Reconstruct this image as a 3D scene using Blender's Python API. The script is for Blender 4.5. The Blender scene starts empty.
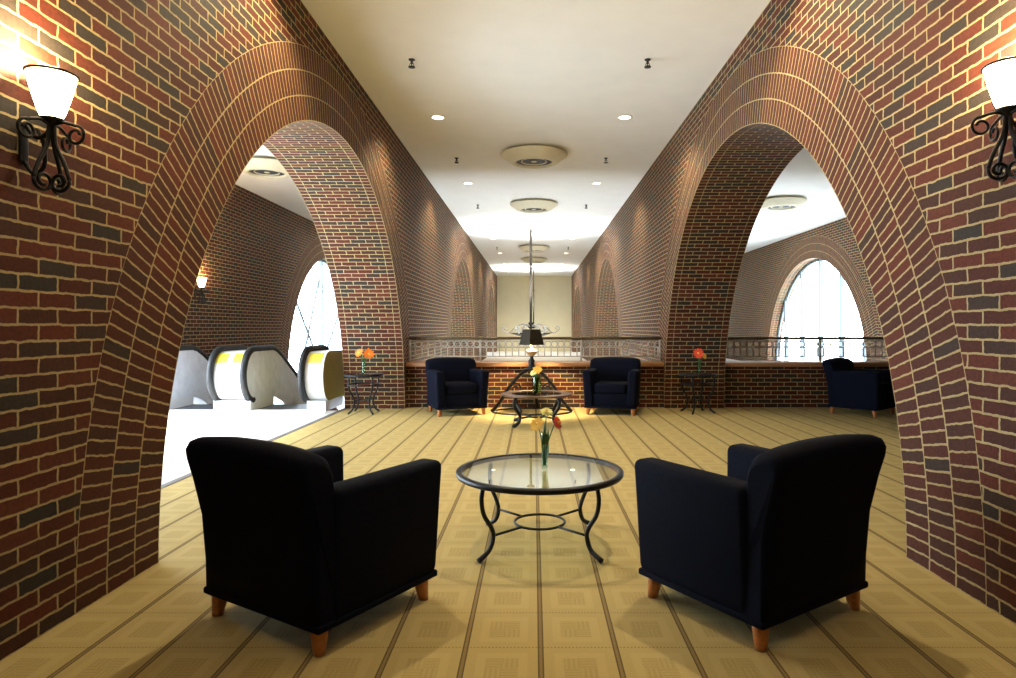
import bpy, bmesh, math, random
from mathutils import Vector, Matrix
random.seed(7)
PI = math.pi
S = bpy.context.scene
COL = S.collection

# ------------------------------------------------------------------ camera, world, sun, exposure
F_PX = 640.0
CAM_H = 1.25
cam_d = bpy.data.cameras.new('camera')
cam = bpy.data.objects.new('camera', cam_d)
COL.objects.link(cam)
cam.location = (0, 0, CAM_H)
cam.rotation_euler = (PI / 2, 0, 0)
cam_d.sensor_width = 36.0
cam_d.lens = F_PX / 1016 * 36.0
cam_d.shift_x = (508 - 534) / 1016
cam_d.shift_y = -(339 - 328) / 1016
cam_d.clip_start = 0.05
S.camera = cam

S.view_settings.view_transform = 'Standard'
S.view_settings.look = 'None'
S.view_settings.exposure = 0.0
S.view_settings.gamma = 1.0
S.view_settings.use_curve_mapping = False

wd = bpy.data.worlds.new('sky')
S.world = wd
wd.use_nodes = True
bg = wd.node_tree.nodes['Background']
bg.inputs['Color'].default_value = (0.76, 0.88, 1.0, 1)
bg.inputs['Strength'].default_value = 20.0

sun_d = bpy.data.lights.new('sun', 'SUN')
sun_d.energy = 25.0
sun_d.angle = math.radians(12)
sun_d.color = (1.0, 0.98, 0.95)
sun = bpy.data.objects.new('sun', sun_d)
COL.objects.link(sun)
sun.location = (-20, 6, 20)
sun.rotation_euler = Vector((0.68, 0.12, -0.72)).to_track_quat('-Z', 'Y').to_euler()

S.cycles.max_bounces = 10
S.cycles.diffuse_bounces = 6
S.cycles.transparent_max_bounces = 16
S.cycles.sample_clamp_indirect = 6.0
S.cycles.use_denoising = True
S.cycles.caustics_reflective = False
S.cycles.caustics_refractive = False

# room dimensions (metres; camera stands at the origin and looks along +Y)
XL, XR = -2.00, 2.03            # inner faces of the two arcades
TH = 0.93                       # arcade thickness
XLO, XRO = -5.83, 7.90          # outer walls
H = 4.06                        # ceiling
Y0, Y1 = -4.0, 34.6
YP = 10.05                      # parapet face
RA = 3.24                       # arch radius
RB = 0.2067                     # ring brick length
CL = [6.65, 18.40, 30.20]
CR = [6.73, 18.40, 30.20]
LOW = -4.6

WARM = (1.0, 0.74, 0.40)
DOWN = (1.0, 0.82, 0.54)


def portal(x, y, side):
    d = bpy.data.lights.new('window_portal', 'AREA')
    d.shape = 'RECTANGLE'
    d.size = 6.4
    d.size_y = 3.2
    d.cycles.is_portal = True
    o = bpy.data.objects.new('window_portal', d)
    COL.objects.link(o)
    o.location = (x - side * 0.35, y, 1.6)
    o.rotation_euler = Vector((side, 0, 0)).to_track_quat('-Z', 'Z').to_euler()


for yy in CL:
    portal(XLO, yy, 1)
for yy in CR[1:]:
    portal(XRO, yy, -1)


# ------------------------------------------------------------------ node helpers
class NT:
    def __init__(self, name):
        self.m = bpy.data.materials.new(name)
        self.m.use_nodes = True
        self.t = self.m.node_tree
        self.b = self.t.nodes['Principled BSDF']
        self.out = self.t.nodes['Material Output']

    def n(self, typ, **kw):
        nd = self.t.nodes.new(typ)
        for k, v in kw.items():
            setattr(nd, k, v)
        return nd

    def link(self, a, b):
        self.t.links.new(a, b)

    def inp(self, sock, v):
        if hasattr(v, 'is_linked') or hasattr(v, 'links'):
            self.link(v, sock)
        else:
            sock.default_value = v

    def math(self, op, a, b=0.0, c=None):
        nd = self.n('ShaderNodeMath', operation=op)
        self.inp(nd.inputs[0], a)
        self.inp(nd.inputs[1], b)
        if c is not None:
            self.inp(nd.inputs[2], c)
        return nd.outputs[0]

    def mix(self, f, a, b, blend='MIX'):
        nd = self.n('ShaderNodeMix', data_type='RGBA', blend_type=blend)
        self.inp(nd.inputs[0], f)
        self.inp(nd.inputs[6], a)
        self.inp(nd.inputs[7], b)
        return nd.outputs[2]

    def noise(self, scale, vec=None, detail=3.0, rough=0.5):
        nd = self.n('ShaderNodeTexNoise')
        nd.inputs['Scale'].default_value = scale
        nd.inputs['Detail'].default_value = detail
        nd.inputs['Roughness'].default_value = rough
        if vec is not None:
            self.link(vec, nd.inputs['Vector'])
        return nd.outputs[0]

    def ramp(self, fac, stops, interp='LINEAR'):
        nd = self.n('ShaderNodeValToRGB')
        cr = nd.color_ramp
        cr.interpolation = interp
        while len(cr.elements) < len(stops):
            cr.elements.new(0.5)
        for e, (p, c) in zip(cr.elements, stops):
            e.position = p
            e.color = c if len(c) == 4 else (*c, 1)
        self.link(fac, nd.inputs[0])
        return nd.outputs[0]

    def obj(self):
        return self.n('ShaderNodeTexCoord').outputs['Object']

    def uv(self):
        return self.n('ShaderNodeTexCoord').outputs['UV']

    def bump(self, height, strength=0.3, dist=0.01):
        nd = self.n('ShaderNodeBump')
        nd.inputs['Strength'].default_value = strength
        nd.inputs['Distance'].default_value = dist
        self.link(height, nd.inputs['Height'])
        self.link(nd.outputs[0], self.b.inputs['Normal'])


def plain(name, col, rough=0.5, metal=0.0, noise=0.0, nscale=20.0, bump=0.0, spec=None, coat=0.0, sheen=0.0):
    t = NT(name)
    t.b.inputs['Roughness'].default_value = rough
    t.b.inputs['Metallic'].default_value = metal
    if spec is not None:
        t.b.inputs['Specular IOR Level'].default_value = spec
    if coat:
        t.b.inputs['Coat Weight'].default_value = coat
    if sheen:
        t.b.inputs['Sheen Weight'].default_value = sheen
    o = t.obj()
    nz = t.noise(nscale, o)
    lo = tuple(max(0, c * (1 - noise)) for c in col)
    hi = tuple(min(1, c * (1 + noise)) for c in col)
    t.link(t.ramp(nz, [(0.3, lo), (0.7, hi)]), t.b.inputs['Base Color'])
    if bump:
        t.bump(nz, bump, 0.004)
    return t.m


def emit(name, col, strength):
    t = NT(name)
    t.b.inputs['Base Color'].default_value = (*col, 1)
    t.b.inputs['Emission Color'].default_value = (*col, 1)
    t.b.inputs['Emission Strength'].default_value = strength
    return t.m


def brick_mat(name, stops, mortar, bw=0.2067, row=0.0665, offset=0.5, ms=0.0060, rough=0.75):
    t = NT(name)
    uv = t.uv()
    dn = t.noise(9.0, uv, 2.0)
    wob = t.n('ShaderNodeVectorMath', operation='SCALE')
    sub = t.n('ShaderNodeVectorMath', operation='SUBTRACT')
    nc = t.n('ShaderNodeTexNoise')
    nc.inputs['Scale'].default_value = 22.0
    nc.inputs['Detail'].default_value = 4.0
    t.link(uv, nc.inputs['Vector'])
    t.link(nc.outputs[1], sub.inputs[0])
    sub.inputs[1].default_value = (0.5, 0.5, 0.5)
    t.link(sub.outputs[0], wob.inputs[0])
    wob.inputs['Scale'].default_value = 0.016
    add = t.n('ShaderNodeVectorMath', operation='ADD')
    t.link(uv, add.inputs[0])
    t.link(wob.outputs[0], add.inputs[1])
    br = t.n('ShaderNodeTexBrick')
    br.offset = offset
    br.offset_frequency = 2
    br.squash = 1.0
    t.link(add.outputs[0], br.inputs['Vector'])
    br.inputs['Scale'].default_value = 1.0
    br.inputs['Brick Width'].default_value = bw
    br.inputs['Row Height'].default_value = row
    br.inputs['Mortar Size'].default_value = ms
    br.inputs['Mortar Smooth'].default_value = 0.25
    br.inputs['Bias'].default_value = 0.0
    br.inputs['Color1'].default_value = (0, 0, 0, 1)
    br.inputs['Color2'].default_value = (1, 1, 1, 1)
    br.inputs['Mortar'].default_value = (0.5, 0.5, 0.5, 1)
    bc = t.ramp(br.outputs['Color'], stops)
    mott = t.noise(55.0, uv, 4.0, 0.65)
    bc = t.mix(0.7, bc, t.ramp(mott, [(0.28, (0.25, 0.24, 0.24)), (0.72, (1.0, 0.93, 0.88))]), 'MULTIPLY')
    mc = t.mix(t.noise(45.0, uv, 4.0), tuple(c * 0.55 for c in mortar) + (1,), (*mortar, 1))
    t.link(t.mix(br.outputs['Fac'], bc, mc), t.b.inputs['Base Color'])
    t.b.inputs['Roughness'].default_value = rough
    t.b.inputs['Specular IOR Level'].default_value = 0.25
    h = t.math('SUBTRACT', t.math('MULTIPLY', mott, 0.25), br.outputs['Fac'])
    t.bump(h, 0.6, 0.008)
    return t.m


RED = [(0.0, (0.034, 0.028, 0.024)), (0.17, (0.042, 0.031, 0.025)), (0.30, (0.055, 0.022, 0.013)),
       (0.45, (0.082, 0.016, 0.007)), (0.62, (0.125, 0.024, 0.010)), (0.80, (0.068, 0.015, 0.008)),
       (0.92, (0.14, 0.031, 0.013)), (1.0, (0.052, 0.021, 0.013))]
RING = [(0.0, (0.040, 0.026, 0.02)), (0.08, (0.06, 0.022, 0.013)), (0.4, (0.092, 0.020, 0.009)),
        (0.7, (0.125, 0.026, 0.011)), (1.0, (0.072, 0.019, 0.009))]
MORT = (0.47, 0.37, 0.18)
M_BRICK = brick_mat('brick_running_bond', RED, MORT)
M_RING = brick_mat('brick_radial_rings', RING, MORT, offset=0.0)
M_EDGE = brick_mat('brick_reveal_edge', RING, MORT, bw=0.1034, offset=0.0)


def carpet_mat():
    t = NT('olive_patterned_carpet')
    o = t.obj()
    sx = t.n('ShaderNodeSeparateXYZ')
    t.link(o, sx.inputs[0])
    X, Y = sx.outputs[0], sx.outputs[1]
    px, py = 0.293, 0.305
    ux = t.math('FRACT', t.math('ADD', t.math('DIVIDE', t.math('SUBTRACT', X, 0.026), px), 100.5))
    uy = t.math('FRACT', t.math('ADD', t.math('DIVIDE', t.math('SUBTRACT', Y, 2.504), py), 100.5))
    ix = t.math('FLOOR', t.math('ADD', t.math('DIVIDE', t.math('SUBTRACT', X, 0.026), px), 100.5))
    iy = t.math('FLOOR', t.math('ADD', t.math('DIVIDE', t.math('SUBTRACT', Y, 2.504), py), 100.5))
    dx = t.math('MULTIPLY', t.math('ABSOLUTE', t.math('SUBTRACT', ux, 0.5)), px)   # distance to the long stripe
    dy = t.math('MULTIPLY', t.math('ABSOLUTE', t.math('SUBTRACT', uy, 0.5)), py)
    band = t.math('LESS_THAN', dx, 0.0115)
    edge = t.math('MULTIPLY', t.math('GREATER_THAN', dx, 0.0055), band)
    thread = t.math('GREATER_THAN', t.math('FRACT', t.math('MULTIPLY', Y, 90.0)), 0.5)
    dots = t.math('GREATER_THAN', t.math('FRACT', t.math('MULTIPLY', X, 70.0)), 0.45)
    cross = t.math('MULTIPLY', t.math('LESS_THAN', dy, 0.0045), dots)
    # woven patch in the middle of each tile (tile centre is at u = 0)
    wx = t.math('ABSOLUTE', t.math('SUBTRACT', t.math('FRACT', t.math('ADD', ux, 0.5)), 0.5))
    wy = t.math('ABSOLUTE', t.math('SUBTRACT', t.math('FRACT', t.math('ADD', uy, 0.5)), 0.5))
    patch = t.math('MULTIPLY', t.math('LESS_THAN', wx, 0.21), t.math('LESS_THAN', wy, 0.23))
    par = t.math('MODULO', t.math('ADD', ix, iy), 2.0)
    ribx = t.math('GREATER_THAN', t.math('FRACT', t.math('MULTIPLY', X, 52.0)), 0.5)
    riby = t.math('GREATER_THAN', t.math('FRACT', t.math('MULTIPLY', Y, 52.0)), 0.5)
    rib_in = t.math('ADD', t.math('MULTIPLY', riby, par), t.math('MULTIPLY', ribx, t.math('SUBTRACT', 1.0, par)))
    frame = t.math('MULTIPLY', t.math('LESS_THAN', wx, 0.33), t.math('LESS_THAN', wy, 0.36))
    nz = t.noise(160.0, o, 2.0)
    big = t.noise(1.3, o, 2.0)
    base = t.mix(nz, (0.34, 0.265, 0.100, 1), (0.47, 0.38, 0.175, 1))
    base = t.mix(t.math('MULTIPLY', big, 0.25), base, (0.42, 0.30, 0.12, 1))
    base = t.mix(t.math('MULTIPLY', t.math('SUBTRACT', frame, patch), 0.09), base, (0.72, 0.58, 0.30, 1))
    base = t.mix(t.math('MULTIPLY', t.math('MULTIPLY', patch, rib_in), 0.22), base, (0.20, 0.135, 0.045, 1))
    base = t.mix(t.math('MULTIPLY', cross, 0.45), base, (0.10, 0.06, 0.025, 1))
    base = t.mix(t.math('MULTIPLY', band, 0.68), base, (0.14, 0.09, 0.04, 1))
    base = t.mix(t.math('MULTIPLY', edge, t.math('ADD', 0.35, t.math('MULTIPLY', thread, 0.35))), base, (0.03, 0.022, 0.015, 1))
    t.link(base, t.b.inputs['Base Color'])
    t.b.inputs['Roughness'].default_value = 0.95
    t.b.inputs['Specular IOR Level'].default_value = 0.1
    t.bump(nz, 0.4, 0.004)
    return t.m


def tile_mat():
    t = NT('white_polished_tile')
    o = t.obj()
    br = t.n('ShaderNodeTexBrick')
    br.offset = 0.0
    t.link(o, br.inputs['Vector'])
    br.inputs['Scale'].default_value = 1.0
    br.inputs['Brick Width'].default_value = 0.61
    br.inputs['Row Height'].default_value = 0.61
    br.inputs['Mortar Size'].default_value = 0.003
    br.inputs['Color1'].default_value = (0.78, 0.78, 0.76, 1)
    br.inputs['Color2'].default_value = (0.84, 0.84, 0.83, 1)
    br.inputs['Mortar'].default_value = (0.55, 0.55, 0.54, 1)
    t.link(br.outputs['Color'], t.b.inputs['Base Color'])
    t.b.inputs['Roughness'].default_value = 0.3
    return t.m


def wood_mat(name, a, b, rough=0.35):
    t = NT(name)
    o = t.obj()
    mp = t.n('ShaderNodeMapping')
    mp.inputs['Scale'].default_value = (3.0, 40.0, 40.0)
    t.link(o, mp.inputs[0])
    nz = t.noise(1.5, mp.outputs[0], 5.0, 0.6)
    t.link(t.ramp(nz, [(0.3, a), (0.7, b)]), t.b.inputs['Base Color'])
    t.b.inputs['Roughness'].default_value = rough
    return t.m


def thin_glass(name, tint=(0.96, 0.98, 0.97), rough=0.0, ior=1.5, haze=0.0):
    t = NT(name)
    fr = t.n('ShaderNodeFresnel')
    geo = t.n('ShaderNodeNewGeometry')      # the Fresnel node inverts its index on back faces; undo that
    t.link(t.math('ADD', ior, t.math('MULTIPLY', geo.outputs['Backfacing'], 1.0 / ior - ior)), fr.inputs['IOR'])
    tr = t.n('ShaderNodeBsdfTransparent')
    tr.inputs['Color'].default_value = (*tint, 1)
    gl = t.n('ShaderNodeBsdfGlossy')
    gl.inputs['Roughness'].default_value = rough
    mx = t.n('ShaderNodeMixShader')
    t.link(fr.outputs[0], mx.inputs[0])
    t.link(tr.outputs[0], mx.inputs[1])
    t.link(gl.outputs[0], mx.inputs[2])
    t.t.nodes.remove(t.b)
    t.link(mx.outputs[0], t.out.inputs['Surface'])
    return t.m


M_CARPET = carpet_mat()
M_TILE = tile_mat()
M_CEIL = plain('cream_ceiling_plaster', (0.86, 0.85, 0.80), 0.9, noise=0.02, nscale=3)
M_BEIGE = plain('beige_painted_plaster', (0.74, 0.66, 0.43), 0.9, noise=0.03, nscale=2)
M_STRIP = plain('dark_threshold_strip', (0.10, 0.10, 0.11), 0.5, noise=0.1)
M_FABRIC = plain('navy_velvet', (0.0014, 0.0027, 0.0095), 0.85, noise=0.35, nscale=60, bump=0.15, spec=0.10)
M_FOOTW = wood_mat('orange_stained_wood', (0.36, 0.12, 0.03), (0.50, 0.20, 0.06), 0.35)
M_LEDGE = wood_mat('reddish_ledge_wood', (0.26, 0.12, 0.05), (0.40, 0.20, 0.09), 0.3)
M_DWOOD = wood_mat('dark_brown_table_wood', (0.06, 0.025, 0.012), (0.13, 0.06, 0.03), 0.3)
M_IRON = plain('black_wrought_iron', (0.014, 0.015, 0.017), 0.42, metal=0.6, noise=0.3, nscale=60)
M_BRONZE = plain('dark_bronze', (0.035, 0.028, 0.018), 0.45, metal=0.5, noise=0.3, nscale=30)
M_ROD = plain('dull_brown_rod', (0.05, 0.042, 0.034), 0.95, noise=0.1, spec=0.0)
M_RAIL = plain('bronze_rail_metal', (0.12, 0.09, 0.05), 0.35, metal=0.8, noise=0.2, nscale=20)
M_FIL = plain('pale_painted_filigree', (0.42, 0.40, 0.36), 0.4, metal=0.4, noise=0.15, nscale=20)
M_GLASS = thin_glass('table_glass', (0.90, 0.95, 0.93))
M_PANE = thin_glass('window_glass', (0.97, 0.98, 0.98))
M_VASE = thin_glass('clear_vase_glass', (0.86, 0.95, 0.88))
M_VGREEN = thin_glass('green_tinted_glass', (0.62, 0.70, 0.50))
M_MULL = plain('grey_window_metal', (0.10, 0.13, 0.14), 0.5, noise=0.05)
M_DIFF = plain('cream_diffuser_enamel', (0.66, 0.60, 0.42), 0.6, noise=0.03)
M_DARK = plain('dark_grille_metal', (0.02, 0.02, 0.022), 0.6, noise=0.2)
M_TRIMW = plain('white_light_trim', (0.8, 0.78, 0.7), 0.5, noise=0.02)
M_LENS = emit('downlight_lens', (1.0, 0.90, 0.70), 14.0)
M_CUP = emit('glowing_alabaster_glass', (1.0, 0.80, 0.50), 7.0)
M_STEEL = plain('brushed_escalator_steel', (0.80, 0.83, 0.88), 0.38, metal=0.1, noise=0.08, nscale=8)
M_WHITEP = plain('white_enamel_panel', (0.82, 0.83, 0.84), 0.4, noise=0.02)
M_RUBBER = plain('black_handrail_rubber', (0.005, 0.006, 0.008), 0.5, noise=0.2)
M_BRASS = plain('gold_cladding_metal', (0.50, 0.40, 0.10), 0.40, metal=0.3, noise=0.08, nscale=5)
M_STEP = plain('grey_step_metal', (0.10, 0.11, 0.13), 0.5, metal=0.6, noise=0.1)
M_YEL = plain('yellow_caution_sticker', (0.75, 0.60, 0.05), 0.5, noise=0.05)
M_STEM = plain('green_stem', (0.035, 0.13, 0.025), 0.5, noise=0.3)
M_PORC = plain('antique_gold_ceramic', (0.42, 0.27, 0.14), 0.3, noise=0.2)
M_BULB = emit('lamp_bulb_glow', (1.0, 0.82, 0.55), 30.0)
PETALS = {
    'yellow': plain('yellow_petals', (0.85, 0.56, 0.08), 0.6, noise=0.15),
    'pale yellow': plain('pale_yellow_petals', (0.80, 0.80, 0.34), 0.6, noise=0.15),
    'red': plain('red_petals', (0.72, 0.075, 0.03), 0.6, noise=0.2),
    'coral': plain('coral_petals', (0.80, 0.16, 0.09), 0.6, noise=0.2),
    'orange': plain('orange_petals', (0.90, 0.25, 0.02), 0.6, noise=0.2),
}


# ------------------------------------------------------------------ mesh helpers
class MB:
    def __init__(self):
        self.v, self.f, self.uv, self.mi, self.sm = [], [], [], [], []

    def face(self, pts, uvs=None, mi=0, smooth=False):
        i = len(self.v)
        self.v += [tuple(p) for p in pts]
        self.f.append(list(range(i, i + len(pts))))
        self.uv.append(uvs)
        self.mi.append(mi)
        self.sm.append(smooth)

    def grid(self, rows, close_u=False, close_v=False, smooth=True, mi=0, cap=False):
        """rows: list of lists of points."""
        i = len(self.v)
        n, m = len(rows), len(rows[0])
        for r in rows:
            self.v += [tuple(p) for p in r]
        for a in range(n if close_u else n - 1):
            for b in range(m if close_v else m - 1):
                a2, b2 = (a + 1) % n, (b + 1) % m
                self.f.append([i + a * m + b, i + a * m + b2, i + a2 * m + b2, i + a2 * m + b])
                self.uv.append(None)
                self.mi.append(mi)
                self.sm.append(smooth)
        if cap:
            for a, rev in ((0, True), (n - 1, False)):
                idx = [i + a * m + b for b in range(m)]
                self.f.append(idx[::-1] if rev else idx)
                self.uv.append(None)
                self.mi.append(mi)
                self.sm.append(False)

    def box(self, a, b, mi=0):
        (x0, y0, z0), (x1, y1, z1) = a, b
        P = [(x0, y0, z0), (x1, y0, z0), (x1, y1, z0), (x0, y1, z0), (x0, y0, z1), (x1, y0, z1), (x1, y1, z1), (x0, y1, z1)]
        i = len(self.v)
        self.v += P
        for q in ((0, 3, 2, 1), (4, 5, 6, 7), (0, 1, 5, 4), (1, 2, 6, 5), (2, 3, 7, 6), (3, 0, 4, 7)):
            self.f.append([i + k for k in q])
            u = []
            for k in q:
                x, y, z = P[k]
                u.append((x, y) if q in ((0, 3, 2, 1), (4, 5, 6, 7)) else ((x, z) if q in ((0, 1, 5, 4), (2, 3, 7, 6)) else (y, z)))
            self.uv.append(u)
            self.mi.append(mi)
            self.sm.append(False)

    def tube(self, path, r, seg=8, closed=False, mi=0, flat=None):
        pts = [Vector(p) for p in path]
        n = len(pts)
        rs = r if isinstance(r, (list, tuple)) else [r] * n
        rows = []
        up = None
        for k in range(n):
            if closed:
                t = pts[(k + 1) % n] - pts[k - 1]
            else:
                t = pts[min(k + 1, n - 1)] - pts[max(k - 1, 0)]
            t.normalize()
            if up is None:
                ref = Vector((0, 0, 1)) if abs(t.z) < 0.9 else Vector((1, 0, 0))
                up = (ref - t * ref.dot(t)).normalized()
            else:
                up = (up - t * up.dot(t)).normalized()
            sd = t.cross(up)
            rows.append([pts[k] + (up * math.cos(2 * PI * j / seg) + sd * math.sin(2 * PI * j / seg)) * rs[k] for j in range(seg)])
        self.grid(rows, close_u=closed, close_v=True, mi=mi, cap=not closed)

    def lathe(self, prof, c=(0, 0, 0), seg=24, mi=0, smooth=True, a0=0.0):
        rows = []
        for r, z in prof:
            rows.append([(c[0] + r * math.cos(a0 + 2 * PI * j / seg), c[1] + r * math.sin(a0 + 2 * PI * j / seg), c[2] + z) for j in range(seg)])
        self.grid(rows, close_v=True, mi=mi, smooth=smooth)

    def prism(self, prof, x0, x1, mi=0, mi_side=None):
        """(y, z) outline extruded along X, closed with caps."""
        n = len(prof)
        i = len(self.v)
        self.v += [(x0, y, z) for y, z in prof] + [(x1, y, z) for y, z in prof]
        for k in range(n):
            k2 = (k + 1) % n
            self.f.append([i + k, i + k2, i + n + k2, i + n + k])
            self.uv.append(None); self.mi.append(mi); self.sm.append(False)
        for idx in ([i + k for k in range(n)][::-1], [i + n + k for k in range(n)]):
            self.f.append(idx)
            self.uv.append(None); self.mi.append(mi if mi_side is None else mi_side); self.sm.append(False)

    def build(self, name, mats, parent=None, fix=True, weld=False):
        me = bpy.data.meshes.new(name)
        me.from_pydata(self.v, [], self.f)
        uvl = me.uv_layers.new(name='UVMap')
        for p, u, mi, sm in zip(me.polygons, self.uv, self.mi, self.sm):
            p.material_index = mi
            p.use_smooth = sm
            if u:
                for li, c in zip(p.loop_indices, u):
                    uvl.data[li].uv = c
        if fix:
            bm = bmesh.new()
            bm.from_mesh(me)
            if weld:
                bmesh.ops.remove_doubles(bm, verts=bm.verts, dist=1e-5)
            bmesh.ops.recalc_face_normals(bm, faces=bm.faces)
            bm.to_mesh(me)
            bm.free()
        for m in (mats if isinstance(mats, (list, tuple)) else [mats]):
            me.materials.append(m)
        o = bpy.data.objects.new(name, me)
        COL.objects.link(o)
        if parent is not None:
            o.parent = parent
        return o


def tag(o, label, cat, group=None):
    o['label'] = label
    o['category'] = cat
    if group:
        o['group'] = group
    return o


def thing(name, loc, label, cat, group=None, rz=0.0):
    o = bpy.data.objects.new(name, None)
    o.empty_display_size = 0.1
    COL.objects.link(o)
    o.location = loc
    o.rotation_euler = (0, 0, rz)
    return tag(o, label, cat, group)


def structure(o):
    o['kind'] = 'structure'
    return o


def dup(root, loc, rz, label, group=None):
    def rec(o, par):
        c = o.copy()
        COL.objects.link(c)
        c.parent = par
        for ch in o.children:
            rec(ch, c)
        return c
    r = rec(root, None)
    r.location = loc
    r.rotation_euler = (0, 0, rz)
    r['label'] = label
    if group:
        r['group'] = group
    return r


def rbox(a, b, r, seg=3):
    """rounded box as a bmesh-made MB"""
    bm = bmesh.new()
    bmesh.ops.create_cube(bm, size=1.0)
    ce = [(a[k] + b[k]) / 2 for k in range(3)]
    sz = [b[k] - a[k] for k in range(3)]
    for v in bm.verts:
        v.co = Vector([ce[k] + v.co[k] * sz[k] for k in range(3)])
    bmesh.ops.bevel(bm, geom=bm.edges[:], offset=r, segments=seg, profile=0.5, affect='EDGES')
    m = MB()
    bm.verts.ensure_lookup_table()
    m.v = [tuple(v.co) for v in bm.verts]
    for f in bm.faces:
        m.f.append([v.index for v in f.verts])
        m.uv.append(None); m.mi.append(0); m.sm.append(True)
    bm.free()
    return m


def spot(name, loc, direction, power, angle, color, blend=0.6, radius=0.05, parent=None):
    d = bpy.data.lights.new(name, 'SPOT')
    d.energy = power
    d.spot_size = math.radians(angle)
    d.spot_blend = blend
    d.shadow_soft_size = radius
    d.color = color
    o = bpy.data.objects.new(name, d)
    COL.objects.link(o)
    o.location = loc
    o.rotation_euler = Vector(direction).to_track_quat('-Z', 'Y').to_euler()
    if parent:
        o.parent = parent
    return o


def point(name, loc, power, color, radius=0.04, parent=None):
    d = bpy.data.lights.new(name, 'POINT')
    d.energy = power
    d.color = color
    d.shadow_soft_size = radius
    o = bpy.data.objects.new(name, d)
    COL.objects.link(o)
    o.location = loc
    if parent:
        o.parent = parent
    return o


# ------------------------------------------------------------------ the setting
NSEG = 72


def wall_face(mb, x, centres, radius, y0, y1, z0=0.0, mi=0, low_from=None):
    """vertical face at x with semicircular openings of the given radius."""
    y = y0
    for c in centres:
        if c - radius > y:
            mb.face([(x, y, z0), (x, c - radius, z0), (x, c - radius, H), (x, y, H)],
                    [(y, z0), (c - radius, z0), (c - radius, H), (y, H)], mi)
        for k in range(NSEG):
            a, b = PI - PI * k / NSEG, PI - PI * (k + 1) / NSEG
            ya, za = c + radius * math.cos(a), radius * math.sin(a)
            yb, zb = c + radius * math.cos(b), radius * math.sin(b)
            mb.face([(x, ya, za), (x, yb, zb), (x, yb, H), (x, ya, H)], [(ya, za), (yb, zb), (yb, H), (ya, H)], mi)
        y = c + radius
    mb.face([(x, y, z0), (x, y1, z0), (x, y1, H), (x, y, H)], [(y, z0), (y1, z0), (y1, H), (y, H)], mi)
    if low_from is not None:
        mb.face([(x, low_from, LOW), (x, y1, LOW), (x, y1, 0), (x, low_from, 0)],
                [(low_from, LOW), (y1, LOW), (y1, 0), (low_from, 0)], mi)


def ring_mesh(x, c, r0, r1, out, proud=0.0):
    mb = MB()
    rm = (r0 + r1) / 2
    n = 96
    for k in range(n):
        a, b = PI * k / n, PI * (k + 1) / n
        p = [(x, c + r * math.cos(t), r * math.sin(t)) for r, t in ((r0, a), (r1, a), (r1, b), (r0, b))]
        step = round(PI * rm / 0.0665) * 0.0665 / PI
        mb.face(p, [(0, a * step + 50 * 0.0665), (RB, a * step + 50 * 0.0665), (RB, b * step + 50 * 0.0665), (0, b * step + 50 * 0.0665)])
    return mb


def reveal_mesh(x0, x1, c, r, d0):
    """soffit of an arch from x0 (seen side) to x1: edge brick, field, edge brick."""
    mb = MB()
    e = 0.1034 * (1 if x1 > x0 else -1)
    n = 96
    arc = lambda t: t * r + 3.325
    for k in range(n):
        a, b = PI * k / n, PI * (k + 1) / n
        for xa, xb, mi, ua, ub in ((x0, x0 + e, 1, 0, 0.1034), (x0 + e, x1 - e, 0, 0, abs(x1 - x0) - 0.2068), (x1 - e, x1, 1, 0, 0.1034)):
            ca, sa, cb, sb = math.cos(a) * r, math.sin(a) * r, math.cos(b) * r, math.sin(b) * r
            mb.face([(xa, c + ca, sa), (xb, c + ca, sa), (xb, c + cb, sb), (xa, c + cb, sb)],
                    [(ua, arc(a)), (ub, arc(a)), (ub, arc(b)), (ua, arc(b))], mi)
    return mb


def arcade(name, xin, xout, centres, low):
    w = MB()
    R3 = RA + 3 * RB
    wall_face(w, xin, centres, R3, Y0, Y1, low_from=low)
    wall_face(w, xout, centres, RA, Y0, Y1, low_from=low)
    w.face([(xin, Y0, 0), (xout, Y0, 0), (xout, Y0, H), (xin, Y0, H)], [(0, 0), (1, 0), (1, H), (0, H)])
    o = structure(w.build(name, [M_BRICK], fix=False))
    for c in centres:
        for k in range(3):
            structure(ring_mesh(xin, c, RA + k * RB, RA + (k + 1) * RB, 1).build('arch_ring', [M_RING], o, fix=False))
        structure(reveal_mesh(xin, xout, c, RA, 1).build('arch_reveal', [M_BRICK, M_EDGE], o, fix=False))
    return o


arcade('wall_left', XL, XL - TH, CL, 10.5)
arcade('wall_right', XR, XR + TH, CR, 10.5)


def outer(name, x, sgn, centres):
    w = MB()
    R3 = RA + 3 * RB
    wall_face(w, x, centres, R3, Y0, Y1, low_from=9.7)
    xo = x - sgn * 0.42
    wall_face(w, xo, centres, RA, Y0, Y1, low_from=9.7)
    o = structure(w.build(name, [M_BRICK], fix=False))
    for c in centres:
        for k in range(3):
            structure(ring_mesh(x, c, RA + k * RB, RA + (k + 1) * RB, 1).build('arch_ring', [M_RING], o, fix=False))
        structure(reveal_mesh(x, xo, c, RA, 1).build('arch_reveal', [M_BRICK, M_EDGE], o, fix=False))
    return o


outer('wall_outer_left', XLO, 1, CL)
outer('wall_outer_right', XRO, -1, CR[1:])

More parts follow.
